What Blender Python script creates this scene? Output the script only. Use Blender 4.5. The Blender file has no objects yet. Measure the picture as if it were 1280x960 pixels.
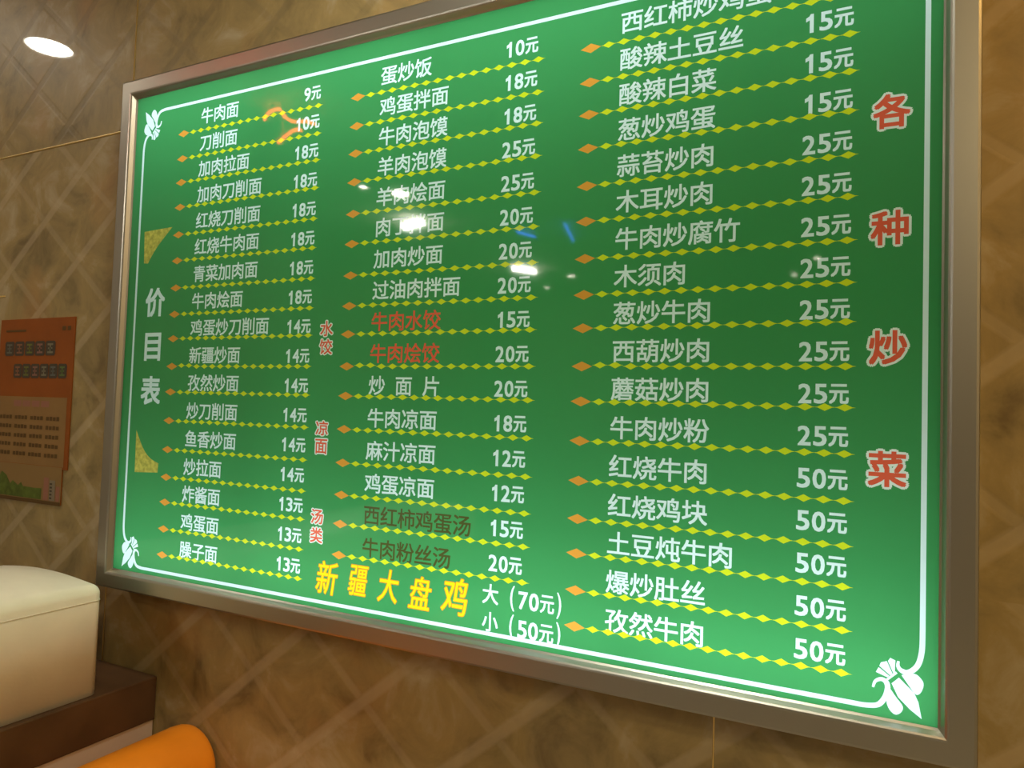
import bpy, bmesh, math, random
from mathutils import Vector, Matrix
from mathutils.geometry import delaunay_2d_cdt
from mathutils.bvhtree import BVHTree

random.seed(7)
SC = bpy.context.scene
COL = SC.collection

# ------------------------------------------------------------------ camera
cam_data = bpy.data.cameras.new('camera')
cam_data.sensor_width = 36.0
cam_data.lens = 900.0 / 1280.0 * 36.0
cam_data.clip_start = 0.02
cam = bpy.data.objects.new('camera', cam_data)
COL.objects.link(cam)
FWD = Vector((-0.44794837, 0.89315251, 0.04025988))
RGT = Vector((0.89399222, 0.44690822, 0.03241842))
UPV = Vector((-0.01096212, -0.05051379, 0.9986632))
cam.matrix_world = Matrix(((RGT.x, UPV.x, -FWD.x, 1.53409),
                           (RGT.y, UPV.y, -FWD.y, -1.19905),
                           (RGT.z, UPV.z, -FWD.z, 1.45),
                           (0, 0, 0, 1)))
SC.camera = cam

# ------------------------------------------------------------------ world, exposure
w = bpy.data.worlds.new('world'); SC.world = w; w.use_nodes = True
w.node_tree.nodes['Background'].inputs[0].default_value = (0.55, 0.5, 0.42, 1)
w.node_tree.nodes['Background'].inputs[1].default_value = 0.05
SC.view_settings.view_transform = 'Standard'
SC.view_settings.look = 'None'
SC.view_settings.exposure = 0.0
SC.view_settings.gamma = 1.0
SC.view_settings.use_curve_mapping = False

# light levels (tuned together)
LAMP_EMIT = 150.0                       # ceiling downlight radiance
WARM = (1.0, 0.52, 0.12); WARM2 = (1.0, 0.80, 0.48)
CEIL_H = 3.0
# LED rows inside the sign, bottom to top (watts each)
LED = [0.90, 0.53, 0.32, 0.22, 0.172, 0.148, 0.140, 0.148, 0.18, 0.26, 0.40, 0.60]

# ------------------------------------------------------------------ helpers
def tag(o, label=None, cat=None, group=None, kind=None):
    if label: o['label'] = label
    if cat: o['category'] = cat
    if group: o['group'] = group
    if kind: o['kind'] = kind
    return o

def empty(name, loc, label=None, cat=None, group=None):
    o = bpy.data.objects.new(name, None)
    o.empty_display_size = 0.1
    o.location = loc
    COL.objects.link(o)
    return tag(o, label, cat, group)

def mesh_obj(name, bm, mats, parent=None, smooth=False, kind=None):
    me = bpy.data.meshes.new(name)
    bm.normal_update()
    bm.to_mesh(me); bm.free()
    if not isinstance(mats, (list, tuple)): mats = [mats]
    for m in mats: me.materials.append(m)
    if smooth:
        for p in me.polygons: p.use_smooth = True
    o = bpy.data.objects.new(name, me)
    COL.objects.link(o)
    if parent is not None:
        o.parent = parent
        o.matrix_parent_inverse = Matrix.Translation(-parent_origin(parent))
    if kind: o['kind'] = kind
    return o

def parent_origin(p):
    v = p.location.copy()
    while p.parent is not None:
        # meshes are built in world coordinates, so children of meshes share the root's frame
        v = p.parent.location.copy() if p.type != 'EMPTY' else v
        p = p.parent
        if p.type == 'EMPTY': v = Vector((0, 0, 0))
    return v

def box_bm(x0, x1, y0, y1, z0, z1, bevel=0.0, seg=2, bm=None):
    own = bm is None
    b = bmesh.new()
    bmesh.ops.create_cube(b, size=1.0)
    for v in b.verts:
        v.co = Vector(((x0 + x1) / 2 + v.co.x * (x1 - x0), (y0 + y1) / 2 + v.co.y * (y1 - y0), (z0 + z1) / 2 + v.co.z * (z1 - z0)))
    if bevel > 0:
        bmesh.ops.bevel(b, geom=b.edges[:], offset=bevel, segments=seg, profile=0.5, affect='EDGES')
    if own: return b
    tmp = bpy.data.meshes.new('t'); b.to_mesh(tmp); b.free()
    bm.from_mesh(tmp); bpy.data.meshes.remove(tmp)
    return bm

def tube_bm(pts, r, seg=12, bm=None):
    bm = bm or bmesh.new()
    pts = [Vector(p) for p in pts]
    rings = []
    up = Vector((0, 0, 1))
    for i, p in enumerate(pts):
        a = pts[max(i - 1, 0)]; b = pts[min(i + 1, len(pts) - 1)]
        t = (b - a).normalized()
        u = up if abs(t.dot(up)) < 0.95 else Vector((1, 0, 0))
        s = t.cross(u).normalized(); q = s.cross(t).normalized()
        rings.append([bm.verts.new(p + (s * math.cos(k * math.tau / seg) + q * math.sin(k * math.tau / seg)) * r) for k in range(seg)])
    for A, B in zip(rings[:-1], rings[1:]):
        for k in range(seg):
            bm.faces.new((A[k], A[(k + 1) % seg], B[(k + 1) % seg], B[k]))
    bm.faces.new(rings[0][::-1]); bm.faces.new(rings[-1])
    bmesh.ops.recalc_face_normals(bm, faces=bm.faces[:])
    return bm

def catmull(pts, n=8):
    out = []
    P = [Vector(p) for p in pts]
    for i in range(len(P) - 1):
        p0 = P[max(i - 1, 0)]; p1 = P[i]; p2 = P[i + 1]; p3 = P[min(i + 2, len(P) - 1)]
        for k in range(n):
            t = k / n
            out.append(0.5 * ((2 * p1) + (p2 - p0) * t + (2 * p0 - 5 * p1 + 4 * p2 - p3) * t * t + (3 * p1 - p0 - 3 * p2 + p3) * t ** 3))
    out.append(P[-1])
    return out

# ------------------------------------------------------------------ materials
def nmat(name):
    m = bpy.data.materials.new(name); m.use_nodes = True
    nt = m.node_tree
    return m, nt, nt.nodes, nt.links, nt.nodes['Principled BSDF']

def plain(name, col, rough=0.5, metal=0.0, spec=0.5, noise=0.0, nscale=8.0, coat=0.0, bump=0.0, bscale=200.0):
    m, nt, N, L, P = nmat(name)
    P.inputs['Base Color'].default_value = (*col, 1)
    P.inputs['Roughness'].default_value = rough
    P.inputs['Metallic'].default_value = metal
    P.inputs['Specular IOR Level'].default_value = spec
    P.inputs['Coat Weight'].default_value = coat
    P.inputs['Coat Roughness'].default_value = 0.05
    if noise > 0:
        g = N.new('ShaderNodeNewGeometry')
        t = N.new('ShaderNodeTexNoise'); t.inputs['Scale'].default_value = nscale; t.inputs['Detail'].default_value = 5
        L.new(g.outputs['Position'], t.inputs['Vector'])
        r = N.new('ShaderNodeValToRGB')
        r.color_ramp.elements[0].position = 0.3; r.color_ramp.elements[1].position = 0.7
        r.color_ramp.elements[0].color = (*[c * (1 - noise) for c in col], 1)
        r.color_ramp.elements[1].color = (*[min(1, c * (1 + noise)) for c in col], 1)
        L.new(t.outputs['Fac'], r.inputs['Fac']); L.new(r.outputs['Color'], P.inputs['Base Color'])
    if bump > 0:
        g = N.new('ShaderNodeNewGeometry')
        t = N.new('ShaderNodeTexNoise'); t.inputs['Scale'].default_value = bscale; t.inputs['Detail'].default_value = 3
        L.new(g.outputs['Position'], t.inputs['Vector'])
        b = N.new('ShaderNodeBump'); b.inputs['Strength'].default_value = bump; b.inputs['Distance'].default_value = 0.002
        L.new(t.outputs['Fac'], b.inputs['Height']); L.new(b.outputs['Normal'], P.inputs['Normal'])
    return m

def emit(name, col, strength):
    m = bpy.data.materials.new(name); m.use_nodes = True
    N = m.node_tree.nodes; L = m.node_tree.links
    N.remove(N['Principled BSDF'])
    e = N.new('ShaderNodeEmission'); e.inputs[0].default_value = (*col, 1); e.inputs[1].default_value = strength
    L.new(e.outputs[0], N['Material Output'].inputs[0])
    return m

def film(name, col, mottled=0.0):
    """printed backlit film behind a clear glossy face: lets the light inside the box through, mirrors the room"""
    m = bpy.data.materials.new(name); m.use_nodes = True
    N = m.node_tree.nodes; L = m.node_tree.links
    N.remove(N['Principled BSDF'])
    tr = N.new('ShaderNodeBsdfTranslucent'); df = N.new('ShaderNodeBsdfDiffuse')
    for s in (tr, df): s.inputs['Color'].default_value = (*col, 1)
    g = N.new('ShaderNodeNewGeometry')
    if mottled > 0:
        t = N.new('ShaderNodeTexNoise'); t.inputs['Scale'].default_value = 90; t.inputs['Detail'].default_value = 4
        L.new(g.outputs['Position'], t.inputs['Vector'])
        r = N.new('ShaderNodeValToRGB')
        r.color_ramp.elements[0].position = 0.35; r.color_ramp.elements[1].position = 0.65
        r.color_ramp.elements[0].color = (*[c * (1 - mottled) for c in col], 1)
        r.color_ramp.elements[1].color = (*[min(1, c * (1 + mottled)) for c in col], 1)
        L.new(t.outputs['Fac'], r.inputs['Fac'])
        L.new(r.outputs['Color'], tr.inputs['Color']); L.new(r.outputs['Color'], df.inputs['Color'])
    a = N.new('ShaderNodeMixShader'); a.inputs[0].default_value = 0.10
    L.new(tr.outputs[0], a.inputs[1]); L.new(df.outputs[0], a.inputs[2])
    wv = N.new('ShaderNodeTexNoise'); wv.inputs['Scale'].default_value = 9.0; wv.inputs['Detail'].default_value = 1
    L.new(g.outputs['Position'], wv.inputs['Vector'])
    b = N.new('ShaderNodeBump'); b.inputs['Strength'].default_value = 0.012; b.inputs['Distance'].default_value = 0.02
    L.new(wv.outputs['Fac'], b.inputs['Height'])
    gl = N.new('ShaderNodeBsdfGlossy'); gl.inputs['Roughness'].default_value = 0.035
    L.new(b.outputs['Normal'], gl.inputs['Normal'])
    fr = N.new('ShaderNodeFresnel'); fr.inputs['IOR'].default_value = 1.5
    c = N.new('ShaderNodeMixShader')
    L.new(fr.outputs[0], c.inputs[0]); L.new(a.outputs[0], c.inputs[1]); L.new(gl.outputs[0], c.inputs[2])
    L.new(c.outputs[0], N['Material Output'].inputs[0])
    return m

def tile_material():
    m, nt, N, L, P = nmat('polished_brown_tile')
    g = N.new('ShaderNodeNewGeometry')
    sep = N.new('ShaderNodeSeparateXYZ'); L.new(g.outputs['Position'], sep.inputs[0])
    def M(op, a, b=None, c=None):
        n = N.new('ShaderNodeMath'); n.operation = op
        for i, v in enumerate((a, b, c)):
            if v is None: continue
            if isinstance(v, (int, float)): n.inputs[i].default_value = v
            else: L.new(v, n.inputs[i])
        return n.outputs[0]
    X, Z = sep.outputs['X'], sep.outputs['Z']
    hi = M('GREATER_THAN', Z, 2.193); lo = M('LESS_THAN', Z, 1.2)
    # lattice origin of the diamond pattern in each course of tiles
    x0 = M('ADD', M('MULTIPLY', hi, -0.421 + 0.506), M('ADD', M('MULTIPLY', lo, 0.249 + 0.506), -0.506))
    z0 = M('ADD', M('MULTIPLY', hi, 2.384 - 2.105), M('ADD', M('MULTIPLY', lo, 0.825 - 2.105), 2.105))
    u = M('DIVIDE', M('SUBTRACT', X, x0), 0.32)
    v = M('DIVIDE', M('SUBTRACT', Z, z0), 0.266)
    def band(t, width):
        f = M('FRACT', M('ADD', t, 0.5))
        d = M('ABSOLUTE', M('SUBTRACT', f, 0.5))
        s = M('SUBTRACT', 1.0, M('DIVIDE', d, width)); s = M('MAXIMUM', s, 0.0)
        return s, f
    b1, f1 = band(M('SUBTRACT', u, v), 0.075)
    b2, f2 = band(M('ADD', u, v), 0.06)
    bands = M('MAXIMUM', M('MINIMUM', M('MULTIPLY', b1, 2.2), 1.0), M('MULTIPLY', M('MINIMUM', M('MULTIPLY', b2, 2.0), 1.0), 0.6))
    n1 = N.new('ShaderNodeTexNoise'); n1.inputs['Scale'].default_value = 8.0; n1.inputs['Detail'].default_value = 9; n1.inputs['Roughness'].default_value = 0.62; n1.inputs['Distortion'].default_value = 0.6
    L.new(g.outputs['Position'], n1.inputs['Vector'])
    r1 = N.new('ShaderNodeValToRGB')
    E = r1.color_ramp.elements
    E[0].position = 0.30; E[0].color = (0.16, 0.115, 0.046, 1)
    E[1].position = 0.74; E[1].color = (0.43, 0.36, 0.22, 1)
    for p, c in ((0.45, (0.26, 0.195, 0.078)), (0.55, (0.31, 0.228, 0.088)), (0.62, (0.35, 0.275, 0.14))):
        e = E.new(p); e.color = (*c, 1)
    L.new(n1.outputs['Fac'], r1.inputs['Fac'])
    n2 = N.new('ShaderNodeTexNoise'); n2.inputs['Scale'].default_value = 3.1; n2.inputs['Detail'].default_value = 4
    mp = N.new('ShaderNodeMapping'); mp.inputs['Location'].default_value = (4.2, 1.3, 7.7)
    L.new(g.outputs['Position'], mp.inputs[0]); L.new(mp.outputs[0], n2.inputs['Vector'])
    r2 = N.new('ShaderNodeValToRGB'); r2.color_ramp.elements[0].position = 0.55; r2.color_ramp.elements[1].position = 0.75
    L.new(n2.outputs['Fac'], r2.inputs['Fac'])
    mx = N.new('ShaderNodeMixRGB'); mx.inputs[2].default_value = (0.38, 0.19, 0.055, 1)
    f = M('MULTIPLY', r2.outputs['Color'], 0.6)
    L.new(f, mx.inputs[0]); L.new(r1.outputs['Color'], mx.inputs[1])
    mb = N.new('ShaderNodeMixRGB'); mc = N.new('ShaderNodeMixRGB'); mc.inputs[1].default_value = (0.46, 0.37, 0.225, 1); mc.inputs[2].default_value = (0.17, 0.13, 0.06, 1)
    L.new(hi, mc.inputs[0]); L.new(mc.outputs[0], mb.inputs[2])
    L.new(M('MULTIPLY', bands, 0.40), mb.inputs[0]); L.new(mx.outputs[0], mb.inputs[1])
    L.new(mb.outputs[0], P.inputs['Base Color'])
    bp = N.new('ShaderNodeBump'); bp.inputs['Strength'].default_value = 0.16; bp.inputs['Distance'].default_value = 0.005
    hgt = M('ADD', M('MULTIPLY', bands, -1.0), M('MULTIPLY', n1.outputs['Fac'], 0.25))
    L.new(hgt, bp.inputs['Height']); L.new(bp.outputs['Normal'], P.inputs['Normal'])
    P.inputs['Roughness'].default_value = 0.50
    P.inputs['Specular IOR Level'].default_value = 0.25
    P.inputs['Coat Weight'].default_value = 0.45
    P.inputs['Coat Roughness'].default_value = 0.03
    return m

M_tile = tile_material()
M_gold = plain('brass_strip', (0.92, 0.70, 0.28), rough=0.40, metal=0.85)
M_steel = plain('satin_aluminium', (0.43, 0.42, 0.36), rough=0.36, metal=1.0, bump=0.04, bscale=60)
M_white_in = plain('white_box_lining', (0.9, 0.9, 0.9), rough=0.8)
M_ceil = plain('ceiling_paint', (0.62, 0.57, 0.47), rough=0.9, noise=0.04)
M_plain_wall = plain('room_wall_paint', (0.40, 0.34, 0.25), rough=0.8, noise=0.1, nscale=3)
M_floor = plain('floor_tile', (0.34, 0.31, 0.26), rough=0.35, noise=0.2, nscale=5)
M_cream = plain('cream_leatherette', (0.88, 0.85, 0.72), rough=0.36, noise=0.04, nscale=14, bump=0.10, bscale=160)
M_orange = plain('orange_leatherette', (0.90, 0.29, 0.014), rough=0.38, noise=0.05, nscale=14, bump=0.10, bscale=160)
M_wood = plain('dark_walnut', (0.085, 0.042, 0.018), rough=0.38, noise=0.25, nscale=9)
M_beige = plain('beige_laminate', (0.55, 0.43, 0.33), rough=0.5, noise=0.06, nscale=10)
M_white_metal = plain('white_lamp_rim', (0.75, 0.72, 0.66), rough=0.4)

# ================================================================== setting
YW = 0.065                                  # face of the tiled wall
mesh_obj('wall_front', box_bm(-3.2, 3.6, YW, YW + 0.12, 0, CEIL_H), M_tile, kind='structure')
mesh_obj('wall_left', box_bm(-3.32, -3.2, -7.6, YW + 0.12, 0, CEIL_H), M_plain_wall, kind='structure')
mesh_obj('wall_right', box_bm(3.6, 3.72, -7.6, YW + 0.12, 0, CEIL_H), M_plain_wall, kind='structure')
mesh_obj('wall_back', box_bm(-3.32, 3.72, -7.72, -7.6, 0, CEIL_H), M_plain_wall, kind='structure')
mesh_obj('floor', box_bm(-3.32, 3.72, -7.72, YW + 0.12, -0.1, 0), M_floor, kind='structure')
mesh_obj('ceiling', box_bm(-3.32, 3.72, -7.72, YW + 0.12, CEIL_H, CEIL_H + 0.1), M_ceil, kind='structure')
def strip(name, a, b, r=0.0022):
    mesh_obj(name, tube_bm([a, b], r, 14), M_gold, kind='structure', smooth=True)
strip('trim_1', (-3.2, YW, 2.193), (3.6, YW, 2.193), 0.0027)
strip('trim_2', (-0.296, YW, 0.0), (-0.296, YW, CEIL_H))
strip('trim_3', (1.301, YW, 0.0), (1.301, YW, CEIL_H), 0.0015)
strip('trim_4', (-3.2, YW, 1.757), (-0.846, YW, 1.757), 0.0027)

# ================================================================== menu board
XL, XR, ZB, ZT = -0.1788, 1.6212, 1.0261, 2.2312
board = empty('menu_board', (0.7212, YW, 1.0),
              'large backlit green menu board in a brushed metal frame on the tiled wall', 'menu board')

# --- frame: four mitred aluminium rails
FW = 0.047
prof = [(0.0, YW), (0.0, -0.010), (0.0015, -0.0135), (0.005, -0.015), (0.034, -0.015), (0.037, -0.0142), (0.0395, -0.012),
        (0.0440, -0.0035), (FW, -0.0005), (FW, 0.004)]        # (distance in from the outer edge, y)
def rail(c0, c1, inward0, inward1):
    bm = bmesh.new()
    A = [bm.verts.new((c0[0] + inward0[0] * d, y, c0[1] + inward0[1] * d)) for d, y in prof]
    B = [bm.verts.new((c1[0] + inward1[0] * d, y, c1[1] + inward1[1] * d)) for d, y in prof]
    for i in range(len(prof) - 1):
        bm.faces.new((A[i], A[i + 1], B[i + 1], B[i]))
    bm.faces.new((A[0], B[0], B[-1], A[-1]))
    bm.faces.new(A[::-1]); bm.faces.new(B)
    bmesh.ops.recalc_face_normals(bm, faces=bm.faces[:])
    return bm
o = FW
CN = {'TL': ((XL - o, ZT + o), (1, -1)), 'TR': ((XR + o, ZT + o), (-1, -1)), 'BR': ((XR + o, ZB - o), (-1, 1)), 'BL': ((XL - o, ZB - o), (1, 1))}
for a, b in (('TL', 'TR'), ('TR', 'BR'), ('BR', 'BL'), ('BL', 'TL')):
    mesh_obj('frame_rail', rail(CN[a][0], CN[b][0], CN[a][1], CN[b][1]), M_steel, board)

# --- white lined housing: open box behind the panel
hb = bmesh.new()
e = 0.003
box_bm(XL - e, XR + e, YW - 0.004, YW - 0.001, ZB - e, ZT + e, bm=hb)
box_bm(XL - e, XL, 0.002, YW - 0.004, ZB - e, ZT + e, bm=hb)
box_bm(XR, XR + e, 0.002, YW - 0.004, ZB - e, ZT + e, bm=hb)
box_bm(XL, XR, 0.002, YW - 0.004, ZB - e, ZB, bm=hb)
box_bm(XL, XR, 0.002, YW - 0.004, ZT, ZT + e, bm=hb)
mesh_obj('housing', hb, M_white_in, board)

# --- LED rows inside the housing
# each row is four modules wide; power and tint are graded to shape the sign's uneven glow
rows = len(LED)
LEVEL_TOP, LEVEL_MID, LEVEL_LOW = (1.20, 1.15, 1.00, 0.62), (0.70, 0.92, 0.96, 0.66), (0.72, 0.86, 0.98, 1.08)
cw = (XR - XL) / 4; rh = (ZT - ZB) / rows
for i, p in enumerate(LED):
    t = (i + 0.5) / rows
    for k in range(4):
        a = LEVEL_LOW[k] + (LEVEL_MID[k] - LEVEL_LOW[k]) * min(1, t / 0.45) if t < 0.45 else LEVEL_MID[k] + (LEVEL_TOP[k] - LEVEL_MID[k]) * (t - 0.45) / 0.55
        ld = bpy.data.lights.new('led_module', 'AREA'); ld.shape = 'RECTANGLE'
        ld.size = cw * 0.97; ld.size_y = rh * 0.96
        ld.energy = p / 4 * a; ld.color = (0.73, 1.0, min(1.15, 0.80 + 0.75 * abs(t - 0.5)))
        lo = bpy.data.objects.new('led_module', ld); COL.objects.link(lo)
        lo.parent = board
        lo.location = Vector((XL + (k + 0.5) * cw, YW - 0.006, ZB + (i + 0.5) * rh)) - board.location
        lo.rotation_euler = (-math.pi / 2, 0, 0)

# --- glyphs -------------------------------------------------------------
fcurve = bpy.data.curves.new('glyph_tmp', 'FONT')
fcurve.fill_mode = 'FRONT' if 'FRONT' in [i.identifier for i in bpy.types.Curve.bl_rna.properties['fill_mode'].enum_items] else 'BOTH'
fcurve.resolution_u = 3
fobj = bpy.data.objects.new('glyph_tmp', fcurve); COL.objects.link(fobj)
_cache = {}
def glyph(ch, off):
    k = (ch, off)
    if k in _cache: return _cache[k]
    if ch == '1':                               # stem with a flag at the upper left
        vs = [(0.26, 0.0), (0.42, 0.0), (0.42, 0.70), (0.30, 0.70), (0.24, 0.62), (0.10, 0.56), (0.10, 0.43), (0.26, 0.49)]
        _cache[k] = (vs, [(0, 1, 2), (0, 2, 7), (2, 3, 7), (3, 4, 7), (4, 5, 7), (5, 6, 7)])
        return _cache[k]
    fcurve.body = ch; fcurve.offset = off
    dg = bpy.context.evaluated_depsgraph_get(); dg.update()
    me = bpy.data.meshes.new_from_object(fobj.evaluated_get(dg))
    vs = [(v.co.x, v.co.y) for v in me.vertices]
    fs = []
    for p in me.polygons:
        q = list(p.vertices)
        for i in range(1, len(q) - 1): fs.append((q[0], q[i], q[i + 1]))
    bpy.data.meshes.remove(me)
    _cache[k] = (vs, fs)
    return _cache[k]

class Layer:
    """flat triangles of one printed colour"""
    def __init__(self, slot): self.v = []; self.f = []; self.slot = slot
    def add(self, vs, fs):
        n = len(self.v); self.v += vs; self.f += [tuple(i + n for i in t) for t in fs]
    def poly(self, pts):
        n = len(pts)
        cx = sum(p[0] for p in pts) / n; cz = sum(p[1] for p in pts) / n
        self.add([tuple(p) for p in pts] + [(cx, cz)], [(i, (i + 1) % n, n) for i in range(n)])
    def bold(self, pts, fs, r):
        """thicken strokes by r: the union of slightly shifted copies"""
        for k in range(4):
            a = (k + 0.5) * math.tau / 4
            self.add([(p[0] + r * math.cos(a), p[1] + r * math.sin(a)) for p in pts], fs)
    def char_em(self, ch, x, z, w, h, r, shear=0.0):
        """glyph in its em box: x, z = lower left of a box w wide, h high"""
        vs, fs = glyph(ch, 0.0)
        s = lambda p: ((p[0] - 0.02) / 0.96, (p[1] + 0.09) / 0.94)
        self.bold([(x + (q[0] + shear * q[1]) * w, z + q[1] * h) for q in (s(p) for p in vs)], fs, r)
    def char_fit(self, ch, x0, x1, z0, z1, r, shear=0.0):
        vs, fs = glyph(ch, 0.0)
        x0 += r * 0.7; x1 -= r * 0.7; z0 += r * 0.7; z1 -= r * 0.7
        xs = [p[0] for p in vs]; ys = [p[1] for p in vs]
        ax, bx, ay, by = min(xs), max(xs), min(ys), max(ys)
        self.bold([(x0 + ((p[0] - ax) / (bx - ax) + shear * (p[1] - ay) / (by - ay)) * (x1 - x0), z0 + (p[1] - ay) / (by - ay) * (z1 - z0)) for p in vs], fs, r)

GREEN, WHITE, YELLOW, ORANGE, RED, DARK, GOLD, BRUSH, BRUSHEDGE, PALE = range(10)
L_white = Layer(WHITE); L_yel = Layer(YELLOW); L_org = Layer(ORANGE); L_red = Layer(RED); L_dark = Layer(DARK)
L_gold = Layer(GOLD); L_brush = Layer(BRUSH); L_bedge = Layer(BRUSHEDGE); L_pale = Layer(PALE); L_head = Layer(RED)

NAME_Z = [2.1300, 2.0635, 2.0000, 1.9365, 1.8720, 1.8080, 1.7420, 1.6760, 1.6110, 1.5450, 1.4790, 1.4120, 1.3450, 1.2780, 1.2135, 1.1475, 1.0820]
LINE_Z = [2.1150, 2.0520, 1.9925, 1.9305, 1.8620, 1.7975, 1.7300, 1.6650, 1.6050, 1.5370, 1.4745, 1.4045, 1.3340, 1.2670, 1.2065, 1.1420, 1.0795]
PRICE_Z = [2.1300 - 0.06503 * i for i in range(17)]
COLUMNS = [
    dict(x=0.060, d=0.0005, e=0.4345, p=(0.3655, 0.4375), n=16, rows=[
        '牛肉面 9', '刀削面 10', '加肉拉面 18', '加肉刀削面 18', '红烧刀削面 18', '红烧牛肉面 18', '青菜加肉面 18', '牛肉烩面 18',
        '鸡蛋炒刀削面 14', '新疆炒面 14', '孜然炒面 14', '炒刀削面 14', '鱼香炒面 14', '炒拉面 14', '炸酱面 13', '鸡蛋面 13', '臊子面 13']),
    dict(x=0.601, d=0.5415, e=0.9690, p=(0.8935, 0.9650), n=15, rows=[
        '蛋炒饭 10', '鸡蛋拌面 18', '牛肉泡馍 18', '羊肉泡馍 25', '羊肉烩面 25', '肉丁拌面 20', '加肉炒面 20', '过油肉拌面 20',
        '牛肉水饺 15', '牛肉烩饺 20', '炒面片 20', '牛肉凉面 18', '麻汁凉面 12', '鸡蛋凉面 12', '西红柿鸡蛋汤 15', '牛肉粉丝汤 20']),
    dict(x=1.1260, d=1.0705, e=1.4997, p=(1.4285, 1.5020), n=15, rows=[
        '西红柿炒鸡蛋 ', '酸辣土豆丝 15', '酸辣白菜 15', '葱炒鸡蛋 15', '蒜苔炒肉 25', '木耳炒肉 25', '牛肉炒腐竹 25', '木须肉 25',
        '葱炒牛肉 25', '西葫炒肉 25', '蘑菇炒肉 25', '牛肉炒粉 25', '红烧牛肉 50', '红烧鸡块 50', '土豆炖牛肉 50', '爆炒肚丝 50', '孜然牛肉 50']),
]
EM, NH = 0.0427, 0.0395
BOLD = 0.00080
for ci, c in enumerate(COLUMNS):
    for i, row in enumerate(c['rows']):
        name, price = row.split(' ')
        lay = L_white
        if ci == 1 and i in (8, 9): lay = L_red
        if ci == 1 and i >= 14: lay = L_dark
        for k, ch in enumerate(name):
            x = c['x'] + k * EM
            if name == '炒面片': x = c['x'] + k * 0.0665
            lay.char_em(ch, x, NAME_Z[i] - 0.001, EM * 0.975, NH, BOLD)
        if price:
            x0, x1 = c['p']; z = PRICE_Z[i]; H = 0.0305
            W = x1 - x0; dw = W * 0.305
            if len(price) == 1: x0 += dw * 0.15
            xs = x1 - W * 0.385 - dw * len(price)
            for k, ch in enumerate(price):
                a = xs + k * dw
                q = (0.08, 0.93) if ch != '1' else (0.20, 0.70)
                L_white.char_fit(ch, a + q[0] * dw, a + q[1] * dw, z, z + H, 0.0011 if ch != '1' else 0.0003)
            L_white.char_fit('元', x1 - W * 0.375, x1, z, z + H * 1.0, 0.0012)
        # divider: orange diamond, then a string of small yellow diamonds on a thin thread
        zl = LINE_Z[i]
        hw, hh = 0.0195, 0.0088
        L_org.poly([(c['d'] - hw, zl), (c['d'], zl + hh), (c['d'] + hw, zl), (c['d'], zl - hh)])
        n = c['n']; first = c['d'] + 0.034; last = c['e'] - 0.003
        pitch = (last - first) / (n - 1)
        for k in range(n):
            x = first + pitch * k
            z2 = zl + (0.0022 if (i == 9 and k < 2) else 0.0)
            a = pitch * 0.36; b = 0.0058; t = pitch * 0.54; th = 0.0007
            L_yel.poly([(x - t, z2), (x - a, z2 + th), (x, z2 + b), (x + a, z2 + th), (x + t, z2), (x + a, z2 - th), (x, z2 - b), (x - a, z2 - th)])

# vertical title and headings
for ch, x0, x1, z0, z1 in (('价', -0.1085, -0.0368, 1.6611, 1.7337), ('目', -0.1032, -0.0436, 1.5509, 1.6211), ('表', -0.1089, -0.0361, 1.4413, 1.5129)):
    L_white.char_fit(ch, x0, x1, z0, z1, 0.0026)
def outlined(ch, x0, x1, z0, z1, r, off, lay_in, lay_out, shear=0.0):
    a, b, c_, d = x0 + r, x1 - r, z0 + r, z1 - r
    lay_in.char_fit(ch, a, b, c_, d, off, shear)
    for k in range(8):
        dx, dz = r * math.cos(k * math.tau / 8), r * math.sin(k * math.tau / 8)
        lay_out.char_fit(ch, a + dx, b + dx, c_ + dz, d + dz, off, shear)
for ch, x0, x1, z0, z1 in (('水', 0.4628, 0.5022, 1.5997, 1.6376), ('饺', 0.4627, 0.5023, 1.5604, 1.5982), ('凉', 0.4617, 0.5002, 1.3866, 1.4222),
                           ('面', 0.4623, 0.5002, 1.3472, 1.3836), ('汤', 0.4594, 0.4970, 1.1981, 1.2342), ('类', 0.4592, 0.4978, 1.1586, 1.1953)):
    outlined(ch, x0, x1, z0, z1, 0.0024, 0.0008, L_head, L_pale)
for ch, x0, x1, z0, z1 in (('各', 1.5263, 1.5838, 1.8917, 1.9514), ('种', 1.5251, 1.5827, 1.7149, 1.7740), ('炒', 1.5245, 1.5825, 1.5358, 1.5943), ('菜', 1.5249, 1.5833, 1.3555, 1.4153)):
    outlined(ch, x0, x1, z0, z1, 0.0036, 0.0018, L_head, L_pale)
for ch, x0, x1, z0, z1 in (('新', 0.4795, 0.5458, 1.0555, 1.1266), ('疆', 0.5661, 0.6225, 1.0640, 1.1283), ('大', 0.6418, 0.7003, 1.0613, 1.1291), ('盘', 0.7175, 0.7770, 1.0591, 1.1253), ('鸡', 0.7923, 0.8595, 1.0603, 1.1329)):
    sh = 0.16
    outlined(ch, x0, x0 + (x1 - x0) / (1 + sh), z0, z1, 0.0017, 0.0003, L_brush, L_bedge, sh)
L_white.char_fit('大', 0.8851, 0.9187, 1.0935, 1.1306, 0.0008)
L_white.char_fit('小', 0.8862, 0.9196, 1.0430, 1.0791, 0.0008)
for num, zb in (('70', 1.0935), ('50', 1.0415)):
    L_white.char_fit('(', 0.9431, 0.9520, zb - 0.006, zb + 0.040, 0.0005)
    L_white.char_fit(num[0], 0.9600, 0.9790, zb, zb + 0.032, 0.0011)
    L_white.char_fit(num[1], 0.9815, 1.0010, zb, zb + 0.032, 0.0011)
    L_white.char_fit('元', 1.0035, 1.0310, zb, zb + 0.032, 0.0008)
    L_white.char_fit(')', 1.0360, 1.0445, zb - 0.006, zb + 0.040, 0.0005)

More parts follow.
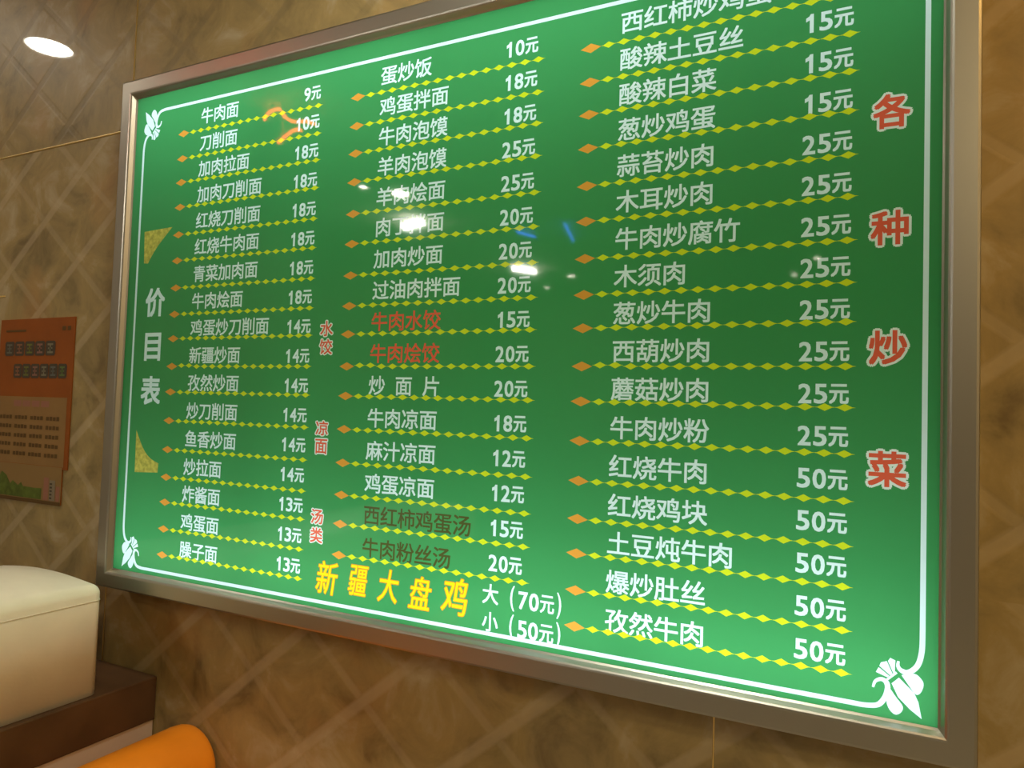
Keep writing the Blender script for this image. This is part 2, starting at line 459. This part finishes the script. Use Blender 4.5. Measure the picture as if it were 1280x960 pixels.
# gold paper corners by the title
def curve_fill(lay, pts): lay.poly(pts)
up = [(-0.1265, 1.8797), (-0.0950, 1.8812), (-0.0233, 1.8835)] + [tuple(p) for p in catmull([(-0.0233, 1.8835, 0), (-0.0694, 1.8435, 0), (-0.0950, 1.8150, 0), (-0.1072, 1.7974, 0)], 4)[1:]]
up = [(p[0], p[1]) for p in up] + [(-0.1226, 1.7990)]
dn = [(p[0], p[1]) for p in catmull([(-0.1176, 1.3769, 0), (-0.0890, 1.3332, 0), (-0.0613, 1.3100, 0), (-0.0296, 1.2985, 0)], 4)] + [(-0.0315, 1.2760), (-0.1158, 1.2719)]
def fan(lay, pts, hub):
    n = len(pts); lay.add(list(pts) + [hub], [(i, (i + 1) % n, n) for i in range(n)])
fan(L_gold, up, (-0.1120, 1.8600)); fan(L_gold, dn, (-0.1050, 1.2920))

# white border line with a fleur at each corner; u, v run inward from the corner of the border
def ribbon(lay, pts, wid):
    n = len(pts); left = []; right = []
    for i in range(n):
        a = Vector(pts[max(i - 1, 0)][:2]); b = Vector(pts[min(i + 1, n - 1)][:2])
        t = (b - a).normalized(); nn = Vector((-t.y, t.x)); p = Vector(pts[i][:2])
        ww = wid(i / (n - 1)) / 2
        left.append(tuple(p + nn * ww)); right.append(tuple(p - nn * ww))
    vs = left + right
    fs = []
    for i in range(n - 1): fs += [(i, i + 1, n + i + 1), (i, n + i + 1, n + i)]
    lay.add(vs, fs)
def blob(lay, pts, n=5):
    q = catmull([(*p, 0) for p in pts] + [(*pts[0], 0)], n)[:-1]
    lay.poly([(p.x, p.y) for p in q])
bx0, bx1, bz0, bz1 = XL + 0.0320, XR - 0.0195, ZB + 0.0128, ZT - 0.0430
def corner(cx, cz, sx, sz):
    T = lambda u, v: (cx + sx * u, cz + sz * v)
    pt = lambda L_: [T(*p) for p in L_]
    # long pointed petal, two round petals, three tail petals, band
    L_white.poly(pt([(0.0292, 0.0478), (0.0100, 0.0300), (0.0045, 0.0180), (0.0002, -0.0047), (0.0150, 0.0055), (0.0300, 0.0200), (0.0385, 0.0380)]))
    blob(L_white, pt([(0.0260, 0.0520), (0.0160, 0.0560), (0.0065, 0.0560), (-0.0016, 0.0460), (0.0010, 0.0330), (0.0075, 0.0280), (0.0160, 0.0380)]))
    blob(L_white, pt([(0.0430, 0.0340), (0.0440, 0.0220), (0.0445, 0.0090), (0.0400, -0.0010), (0.0330, -0.0055), (0.0262, -0.0010), (0.0240, 0.0080), (0.0330, 0.0200)]))
    L_white.poly(pt([(0.0455, 0.0385), (0.0425, 0.0420), (0.0310, 0.0535), (0.0335, 0.0560), (0.0460, 0.0425)]))
    L_white.poly(pt([(0.0440, 0.0455), (0.0590, 0.0505), (0.0555, 0.0580), (0.0415, 0.0480)]))
    L_white.poly(pt([(0.0405, 0.0490), (0.0545, 0.0600), (0.0525, 0.0655), (0.0450, 0.0685), (0.0375, 0.0520)]))
    L_white.poly(pt([(0.0365, 0.0530), (0.0435, 0.0690), (0.0405, 0.0740), (0.0340, 0.0715), (0.0345, 0.0550)]))
    # scrolled ends of the two border lines
    wd = lambda t: 0.0072 if t < 0.6 else 0.0072 - 0.0042 * (t - 0.6) / 0.4
    ribbon(L_white, catmull([(*T(0.0, 0.120), 0), (*T(0.0008, 0.0900), 0), (*T(0.0060, 0.0690), 0), (*T(0.0173, 0.0575), 0), (*T(0.0262, 0.0585), 0), (*T(0.0305, 0.0640), 0), (*T(0.0300, 0.0712), 0)], 6), wd)
    ribbon(L_white, catmull([(*T(0.0900, 0.0), 0), (*T(0.0726, 0.0002), 0), (*T(0.0560, 0.0040), 0), (*T(0.0470, 0.0160), 0), (*T(0.0435, 0.0300), 0), (*T(0.0455, 0.0385), 0), (*T(0.0520, 0.0415), 0), (*T(0.0595, 0.0370), 0), (*T(0.0625, 0.0280), 0)], 6), wd)
for cx, cz, sx, sz in ((bx1, bz0, -1, 1), (bx0, bz0, 1, 1), (bx0, bz1, 1, -1), (bx1, bz1, -1, -1)): corner(cx, cz, sx, sz)
h = 0.0036
L_white.poly([(bx0 + 0.089, bz0 - h), (bx1 - 0.089, bz0 - h), (bx1 - 0.089, bz0 + h), (bx0 + 0.089, bz0 + h)])
L_white.poly([(bx0 + 0.089, bz1 - h), (bx1 - 0.089, bz1 - h), (bx1 - 0.089, bz1 + h), (bx0 + 0.089, bz1 + h)])
L_white.poly([(bx0 - h, bz0 + 0.119), (bx0 + h, bz0 + 0.119), (bx0 + h, bz1 - 0.119), (bx0 - h, bz1 - 0.119)])
L_white.poly([(bx1 - h, bz0 + 0.119), (bx1 + h, bz0 + 0.119), (bx1 + h, bz1 - 0.119), (bx1 - h, bz1 - 0.119)])

# --- the printed face as ONE flat sheet: every outline is cut into it and each cell gets its ink
layers = [L_org, L_yel, L_head, L_pale, L_brush, L_bedge, L_white, L_red, L_dark, L_gold]   # topmost first
verts = [Vector((XL, ZB)), Vector((XR, ZB)), Vector((XR, ZT)), Vector((XL, ZT))]
edges = [(0, 1), (1, 2), (2, 3), (3, 0)]
trees = []
for ly in layers:
    n0 = len(verts)
    verts += [Vector(p) for p in ly.v]
    cnt = {}
    for t in ly.f:
        for a, b in ((t[0], t[1]), (t[1], t[2]), (t[2], t[0])):
            k = (min(a, b), max(a, b)); cnt[k] = cnt.get(k, 0) + 1
    edges += [(a + n0, b + n0) for (a, b), q in cnt.items() if q == 1]
    trees.append((BVHTree.FromPolygons([(p[0], p[1], 0.0) for p in ly.v], ly.f, epsilon=0.0), ly.slot))
used = sorted({i for e_ in edges for i in e_}); remap = {v: i for i, v in enumerate(used)}
verts = [verts[i] for i in used]; edges = [(remap[a], remap[b]) for a, b in edges]
cv, ce, cf, _, _, _ = delaunay_2d_cdt(verts, edges, [], 0, 1e-6, False)
pm = bpy.data.meshes.new('menu_panel')
pm.from_pydata([(p.x, 0.0, p.y) for p in cv], [], [tuple(f) for f in cf])
slots = []
down = Vector((0, 0, -1))
for f in cf:
    c = Vector((sum(cv[i].x for i in f) / len(f), sum(cv[i].y for i in f) / len(f), 1.0))
    s = GREEN
    for tree, slot in trees:
        if tree.ray_cast(c, down)[0] is not None: s = slot; break
    slots.append(s)
pm.polygons.foreach_set('material_index', slots)
INKS = [('ink_green', (0.060, 0.295, 0.085), 0), ('ink_white', (0.90, 0.92, 0.88), 0), ('ink_yellow', (0.80, 0.76, 0.020), 0), ('ink_orange', (0.95, 0.34, 0.045), 0),
        ('ink_red', (0.95, 0.125, 0.060), 0), ('ink_dark_green', (0.085, 0.085, 0.020), 0), ('gold_paper', (0.62, 0.46, 0.08), 0.25),
        ('ink_brush_yellow', (0.95, 0.72, 0.010), 0), ('ink_brush_orange', (0.90, 0.30, 0.02), 0), ('ink_pale_outline', (0.95, 0.88, 0.78), 0)]
for n, c, mo in INKS: pm.materials.append(film(n, c, mo))
pm.update()
pb = bmesh.new(); pb.from_mesh(pm)
for f in pb.faces:
    if f.normal.y > 0: f.normal_flip()
pb.to_mesh(pm); pb.free()
panel = bpy.data.objects.new('menu_panel', pm); COL.objects.link(panel)
panel.parent = board; panel.matrix_parent_inverse = Matrix.Translation(-board.location)
panel['label'] = 'green backlit printed panel with white dish names and prices'
bpy.data.objects.remove(fobj); bpy.data.curves.remove(fcurve)

# ================================================================== poster on the wall
YP = YW - 0.0035
poster = empty('wall_poster', (-0.67, YW, 1.15), 'narrow orange and beige paper poster on the tiled wall left of the menu board', 'poster')
px0, px1, pz0, pz1 = -0.852, -0.488, 1.148, 1.683
def flat(name, pts_list, y, mat, parent):
    bm = bmesh.new()
    for pts in pts_list:
        vs = [bm.verts.new((x, y, z)) for x, z in pts]
        f = bm.faces.new(vs)
        f.normal_update()
        if f.normal.y > 0: f.normal_flip()
    return mesh_obj(name, bm, mat, parent)
R = lambda x0, x1, z0, z1: [(x0, z0), (x1, z0), (x1, z1), (x0, z1)]
M_po = plain('poster_orange', (0.235, 0.065, 0.008), rough=0.55, spec=0.2, noise=0.08, nscale=12)
M_pb = plain('poster_beige', (0.235, 0.135, 0.045), rough=0.55, spec=0.2, noise=0.06, nscale=12)
M_pbl = plain('poster_pale_beige', (0.225, 0.14, 0.048), rough=0.55, spec=0.2)
M_pk = plain('poster_brown_print', (0.10, 0.055, 0.015), rough=0.55, spec=0.2)
M_pg = plain('poster_green_print', (0.085, 0.12, 0.018), rough=0.55, spec=0.2, noise=0.3, nscale=60)
M_tg = plain('poster_dark_tile', (0.065, 0.05, 0.032), rough=0.55, spec=0.2)
M_pgrey = plain('poster_grey_print', (0.20, 0.17, 0.11), rough=0.55, spec=0.2)
M_pink = plain('poster_rose_print', (0.27, 0.12, 0.075), rough=0.55, spec=0.2)
pbm = bmesh.new()
box_bm(px0, px1, YP, YW - 0.0005, pz0 + 0.10, pz1, bm=pbm)
box_bm(px0, px1 - 0.022, YP, YW - 0.0005, pz0, pz0 + 0.10, bm=pbm)
sheet = mesh_obj('poster_sheet', pbm, M_po, poster)
flat('text_panel', [R(px0, -0.505, 1.255, 1.452)], YP - 0.0006, M_pb, poster)
flat('picture_strip', [R(px0, -0.510, 1.150, 1.254)], YP - 0.0006, M_pbl, poster)
flat('base_band', [R(px0, -0.510, 1.146, 1.156)], YP - 0.0012, M_pk, poster)
# blurred block lettering: coloured character tiles in two staggered rows
tiles = []
for k in range(5): tiles.append((-0.822 + k * 0.0505, 1.573, 0.047, 0.043, k))
for k in range(6): tiles.append((-0.772 + k * 0.0435, 1.507, 0.041, 0.042, k + 1))
tc = [plain('poster_tile_print', c, spec=0.2, rough=0.55) for c in ((0.12, 0.12, 0.085), (0.22, 0.10, 0.05), (0.13, 0.14, 0.03), (0.22, 0.11, 0.075), (0.17, 0.16, 0.10), (0.11, 0.12, 0.10), (0.10, 0.15, 0.04))]
for x, z, ww, hh, k in tiles:
    bz = 0.005
    t = flat('letter_block', [[(x + bz, z), (x + ww - bz, z), (x + ww, z + bz), (x + ww, z + hh - bz), (x + ww - bz, z + hh), (x + bz, z + hh), (x, z + hh - bz), (x, z + bz)]], YP - 0.0008, M_tg, poster)
    flat('letter_face', [R(x + ww * 0.22, x + ww * 0.78, z + hh * 0.70, z + hh * 0.82), R(x + ww * 0.28, x + ww * 0.72, z + hh * 0.44, z + hh * 0.55), R(x + ww * 0.22, x + ww * 0.80, z + hh * 0.16, z + hh * 0.28), R(x + ww * 0.44, x + ww * 0.56, z + hh * 0.28, z + hh * 0.70)], YP - 0.0014, tc[k % len(tc)], poster)
# small heading, corner mark, five lines of fine print (too blurred to read)
fp = [R(-0.760 + k * 0.045, -0.722 + k * 0.045, 1.423, 1.441) for k in (0, 1, 2, 3)]
flat('heading_print', fp, YP - 0.0012, M_pink, poster)
for q in ((-0.822, -0.720, 1.645, 1.651), (-0.545, -0.528, 1.645, 1.657), (-0.520, -0.505, 1.645, 1.657)): flat('header_print', [R(*q)], YP - 0.0008, M_pk, poster)
lines = []
for k in range(5):
    z = 1.385 - k * 0.0265
    for q in range(4):
        x = -0.828 + q * 0.077
        for s in range(4):
            lines.append(R(x + s * 0.0162, x + s * 0.0162 + 0.0135, z, z + 0.0105 + 0.001 * ((s + k) % 2)))
flat('fine_print', lines, YP - 0.0012, M_pk, poster)
bush = []
bp = [(-0.848, 1.158), (-0.600, 1.158), (-0.600, 1.190), (-0.640, 1.189), (-0.690, 1.190), (-0.700, 1.201), (-0.715, 1.191), (-0.742, 1.204), (-0.755, 1.193), (-0.775, 1.217), (-0.800, 1.228), (-0.812, 1.212), (-0.826, 1.225), (-0.840, 1.207), (-0.848, 1.213)]
flat('bush_picture', [bp], YP - 0.0012, M_pg, poster)
for q in ((-0.590, -0.567, 1.158, 1.222), (-0.532, -0.515, 1.158, 1.200)): flat('tower_picture', [R(*q)], YP - 0.0012, M_pink, poster)
flat('block_picture', [R(-0.562, -0.536, 1.158, 1.216)], YP - 0.0016, M_pgrey, poster)
flat('window_picture', [R(-0.560, -0.549, 1.163 + q * 0.010, 1.168 + q * 0.010) for q in range(5)], YP - 0.0020, M_tg, poster)

# ================================================================== booth partition, benches
Y_END = -1.75
part = empty('booth_partition', (-0.19, -0.84, 0), 'low beige booth partition with dark brown wooden cap board against the tiled wall', 'partition')
mesh_obj('cap_board', box_bm(-0.520, -0.076, Y_END, YW - 0.001, 0.650, 0.757, 0.003, 2), M_wood, part)
mesh_obj('side_panel', box_bm(-0.515, -0.081, Y_END + 0.005, YW - 0.002, 0.060, 0.650, 0.002, 1), M_beige, part)
mesh_obj('plinth', box_bm(-0.500, -0.095, Y_END + 0.02, YW - 0.01, 0.0, 0.060), M_wood, part)

def cushion(name, x0, x1, y0, y1, z0, z1, r, crown, mat, parent, ny=24, nx=16):
    """upholstered block: rounded edges, top swelling in the middle"""
    bm = bmesh.new()
    bmesh.ops.create_cube(bm, size=1.0)
    for v in bm.verts:
        v.co = Vector(((x0 + x1) / 2 + v.co.x * (x1 - x0), (y0 + y1) / 2 + v.co.y * (y1 - y0), (z0 + z1) / 2 + v.co.z * (z1 - z0)))
    bmesh.ops.bevel(bm, geom=[e_ for e_ in bm.edges if max(v.co.z for v in e_.verts) > z0 + 1e-4], offset=r, segments=6, profile=0.5, affect='EDGES')
    for ax, lo_, hi_, n in (((1, 0, 0), x0 + r, x1 - r, nx), ((0, 1, 0), y0 + r, y1 - r, ny)):
        for k in range(1, n):
            c = lo_ + (hi_ - lo_) * k / n
            co = Vector(ax) * c
            bmesh.ops.bisect_plane(bm, geom=bm.verts[:] + bm.edges[:] + bm.faces[:], plane_co=co, plane_no=ax)
    for v in bm.verts:
        if v.co.z > (z0 + z1) / 2:
            fx = (v.co.x - x0) / (x1 - x0); fy = (v.co.y - y0) / (y1 - y0)
            sx = math.sin(math.pi * min(max(fx, 0), 1)); dy = min(v.co.y - y0, y1 - v.co.y)
            sy = min(1.0, max(0.0, dy / 0.22)); sy = sy * (2 - sy)
            v.co.z += crown * sx * (0.25 + 0.75 * sy)
    return mesh_obj(name, bm, mat, parent, smooth=True)

sofa = empty('booth_backrest', (-0.29, -0.9, 0.757), 'thick cream upholstered backrest with rounded top standing on the dark partition cap', 'backrest')
cushion('upholstery', -0.490, -0.092, Y_END + 0.03, -0.080, 0.758, 1.012, 0.022, 0.040, M_cream, sofa)
seam = [(-0.0920, Y_END + 0.06, 0.977)] + [(-0.114 + 0.022 * math.cos(a), -0.102 + 0.022 * math.sin(a), 0.977) for a in (math.radians(9 * k) for k in range(11))] + [(-0.468, -0.080, 0.977)]
mesh_obj('seam_piping', tube_bm(seam, 0.0014, 8), plain('cream_piping', (0.70, 0.64, 0.50), rough=0.5), sofa, smooth=True)

bench = empty('orange_bench', (0.3, -0.84, 0), 'orange upholstered bench with a rolled top backrest, lower right of the partition', 'bench')
# backrest with a fat rolled top, end butting on the wall
B_END = -1.22
def roll_profile():
    cx, cz, r = 0.066, 0.582, 0.092
    pts = []
    for k in range(0, 25):
        a = math.radians(-60 + 265 * k / 24)
        pts.append((cx + r * math.cos(a), cz + r * math.sin(a)))
    return pts
rp = roll_profile()
ys = [B_END - 0.01, B_END - 0.004, B_END + 0.01] + [B_END + 0.01 + (0.030 - B_END - 0.01) * k / 14 for k in range(1, 14)] + [0.030, 0.046, 0.056, 0.060]
def inset(y):
    a = max(0.0, y - 0.030) / 0.030; b = max(0.0, (B_END + 0.01) - y) / 0.02
    t = max(a, b)
    return 0.010 * (1 - math.sqrt(max(0.0, 1 - min(t, 1.0) ** 2)))
bm = bmesh.new(); rings = []
cxm, czm = 0.066, 0.582
for y in ys:
    q = inset(y); s = (0.092 - q) / 0.092
    rings.append([bm.verts.new((cxm + (x - cxm) * s, y, czm + (z - czm) * s)) for x, z in rp])
for A, B in zip(rings[:-1], rings[1:]):
    for k in range(len(rp)): bm.faces.new((A[k], A[(k + 1) % len(rp)], B[(k + 1) % len(rp)], B[k]))
bm.faces.new(rings[0]); bm.faces.new(rings[-1][::-1])
bmesh.ops.recalc_face_normals(bm, faces=bm.faces[:])
roll = mesh_obj('backrest_roll', bm, M_orange, bench, smooth=True)
cushion('backrest_pad', -0.030, 0.105, B_END, 0.040, 0.400, 0.545, 0.012, 0.0, M_orange, bench, 4, 2)
cushion('seat_cushion', -0.030, 0.400, B_END, 0.040, 0.320, 0.440, 0.025, 0.02, M_orange, bench, 10, 8)
mesh_obj('bench_base', box_bm(-0.070, 0.370, B_END, 0.040, 0.0, 0.320, 0.004, 1), M_wood, bench)

# ================================================================== lights of the room
def downlight(x, y, label, strength=LAMP_EMIT, col=(1.0, 0.90, 0.74), r=0.10, group='round ceiling downlights'):
    root = empty('ceiling_downlight', (x, y, CEIL_H), label, 'ceiling light', group)
    bm = bmesh.new(); seg = 40
    prof_ = [(r, -0.004), (r + 0.004, -0.010), (r + 0.016, -0.010), (r + 0.020, -0.006), (r + 0.020, 0.0)]
    rg = [[bm.verts.new((x + a * math.cos(k * math.tau / seg), y + a * math.sin(k * math.tau / seg), CEIL_H + z)) for k in range(seg)] for a, z in prof_]
    for A, B in zip(rg[:-1], rg[1:]):
        for k in range(seg): bm.faces.new((A[k], A[(k + 1) % seg], B[(k + 1) % seg], B[k]))
    bmesh.ops.recalc_face_normals(bm, faces=bm.faces[:])
    mesh_obj('rim', bm, M_white_metal, root, smooth=True)
    bm = bmesh.new()
    vs = [bm.verts.new((x + r * math.cos(k * math.tau / seg), y + r * math.sin(k * math.tau / seg), CEIL_H - 0.004)) for k in range(seg)]
    f = bm.faces.new(vs); f.normal_update()
    if f.normal.z > 0: f.normal_flip()
    mesh_obj('diffuser', bm, emit('lamp_glow', col, strength), root)
    return root
downlight(-1.73, -0.52, 'round ceiling downlight near the tiled wall, mirrored in the tiles left of the board', strength=LAMP_EMIT * 0.62, col=(1.0, 0.95, 0.80), r=0.088)
downlight(-1.52, -3.00, 'round ceiling downlight mirrored in the second column of the menu board', strength=LAMP_EMIT * 2.6, r=0.055)
downlight(-1.68, -2.78, 'tiny ceiling spot beside the downlight mirrored in the second column of the board', r=0.025)
downlight(0.95, -0.62, 'added round fill light on the ceiling above the menu board, out of view', strength=LAMP_EMIT * 1.2, col=(1.0, 0.96, 0.84))  # added unseen fill for the backrest, wall and frame
downlight(2.50, -0.60, 'added warm round fill light on the ceiling right of the board, out of view, nearest the tiled wall', strength=LAMP_EMIT * 0.85, col=WARM, r=0.11)  # added out of view to warm the right end of the wall
downlight(2.75, -2.30, 'added warm round fill light on the ceiling, out of view, second from the tiled wall on the right', strength=LAMP_EMIT * 1.0, col=WARM2, r=0.14)  # added out of view to brighten the lower wall and seats
downlight(3.30, -2.90, 'added warm round fill light on the ceiling, out of view, third from the tiled wall on the right', strength=LAMP_EMIT * 0.8, col=WARM2, r=0.15)  # another unseen lamp added as fill from the right
downlight(-1.48, -6.22, 'tiny ceiling spot far back, left one of the inner pair', r=0.035)
downlight(-2.07, -6.84, 'tiny ceiling spot far back, leftmost of all', r=0.03)
downlight(1.04, -6.09, 'tiny ceiling spot far back, rightmost of all', r=0.025)
downlight(0.78, -6.78, 'tiny ceiling spot far back, right one of the inner pair', r=0.025)

def tube_light(name, runs, r, col, strength, label, cat, group=None):
    """glass tube (one or more runs) carried by two clips under the ceiling"""
    root = empty(name, runs[0][0], label, cat, group)
    glow = emit(name + '_glow', col, strength)
    for pts in runs:
        mesh_obj('tube', tube_bm(pts, r, 10), glow, root, smooth=True)
        n = len(pts)
        for q in (pts[max(1, n // 5)], pts[min(n - 2, n - 1 - n // 5)]):
            mesh_obj('clip', box_bm(q[0] - 0.006, q[0] + 0.006, q[1] - 0.006, q[1] + 0.006, q[2] + r * 0.8, CEIL_H), M_white_metal, root)
    return root
seg_pts = lambda a, b, n=8: [tuple(a[i] + (b[i] - a[i]) * k / n for i in range(3)) for k in range(n + 1)]
tube_light('fluorescent_tube', [seg_pts((-1.93, -3.66, 2.965), (-1.75, -3.60, 2.965))], 0.016, (1.0, 0.95, 0.84), 640, 'short white fluorescent tube on the ceiling mirrored in the second column of the board', 'ceiling light')
tube_light('fluorescent_tube', [seg_pts((-1.86, -5.55, 2.965), (-1.70, -5.68, 2.965))], 0.022, (1.0, 0.95, 0.84), 300, 'white fluorescent tube far back on the ceiling', 'ceiling light')
tube_light('blue_neon_tube', [seg_pts((-0.68, -4.05, 2.965), (-0.82, -4.60, 2.965))], 0.007, (0.05, 0.14, 1.0), 26, 'blue neon tube on the ceiling, right one of two', 'neon tube')
tube_light('blue_neon_tube', [seg_pts((-1.13, -4.12, 2.965), (-1.08, -4.36, 2.965))], 0.008, (0.05, 0.14, 1.0), 26, 'blue neon tube on the ceiling, left one of two', 'neon tube')
red = catmull([(-1.31, -1.50, 2.93), (-1.27, -1.50, 2.972), (-1.20, -1.50, 2.965), (-1.15, -1.50, 2.91), (-1.09, -1.50, 2.885), (-1.02, -1.50, 2.88), (-0.97, -1.50, 2.86)], 6)
red2 = catmull([(-1.21, -1.50, 2.80), (-1.16, -1.50, 2.825), (-1.10, -1.50, 2.845), (-1.06, -1.50, 2.84)], 5)
tube_light('red_neon_sign', [[tuple(p) for p in red], [tuple(p) for p in red2]], 0.007, (1.0, 0.09, 0.025), 40, 'red neon sign of two curved tubes hung under the ceiling', 'neon sign')
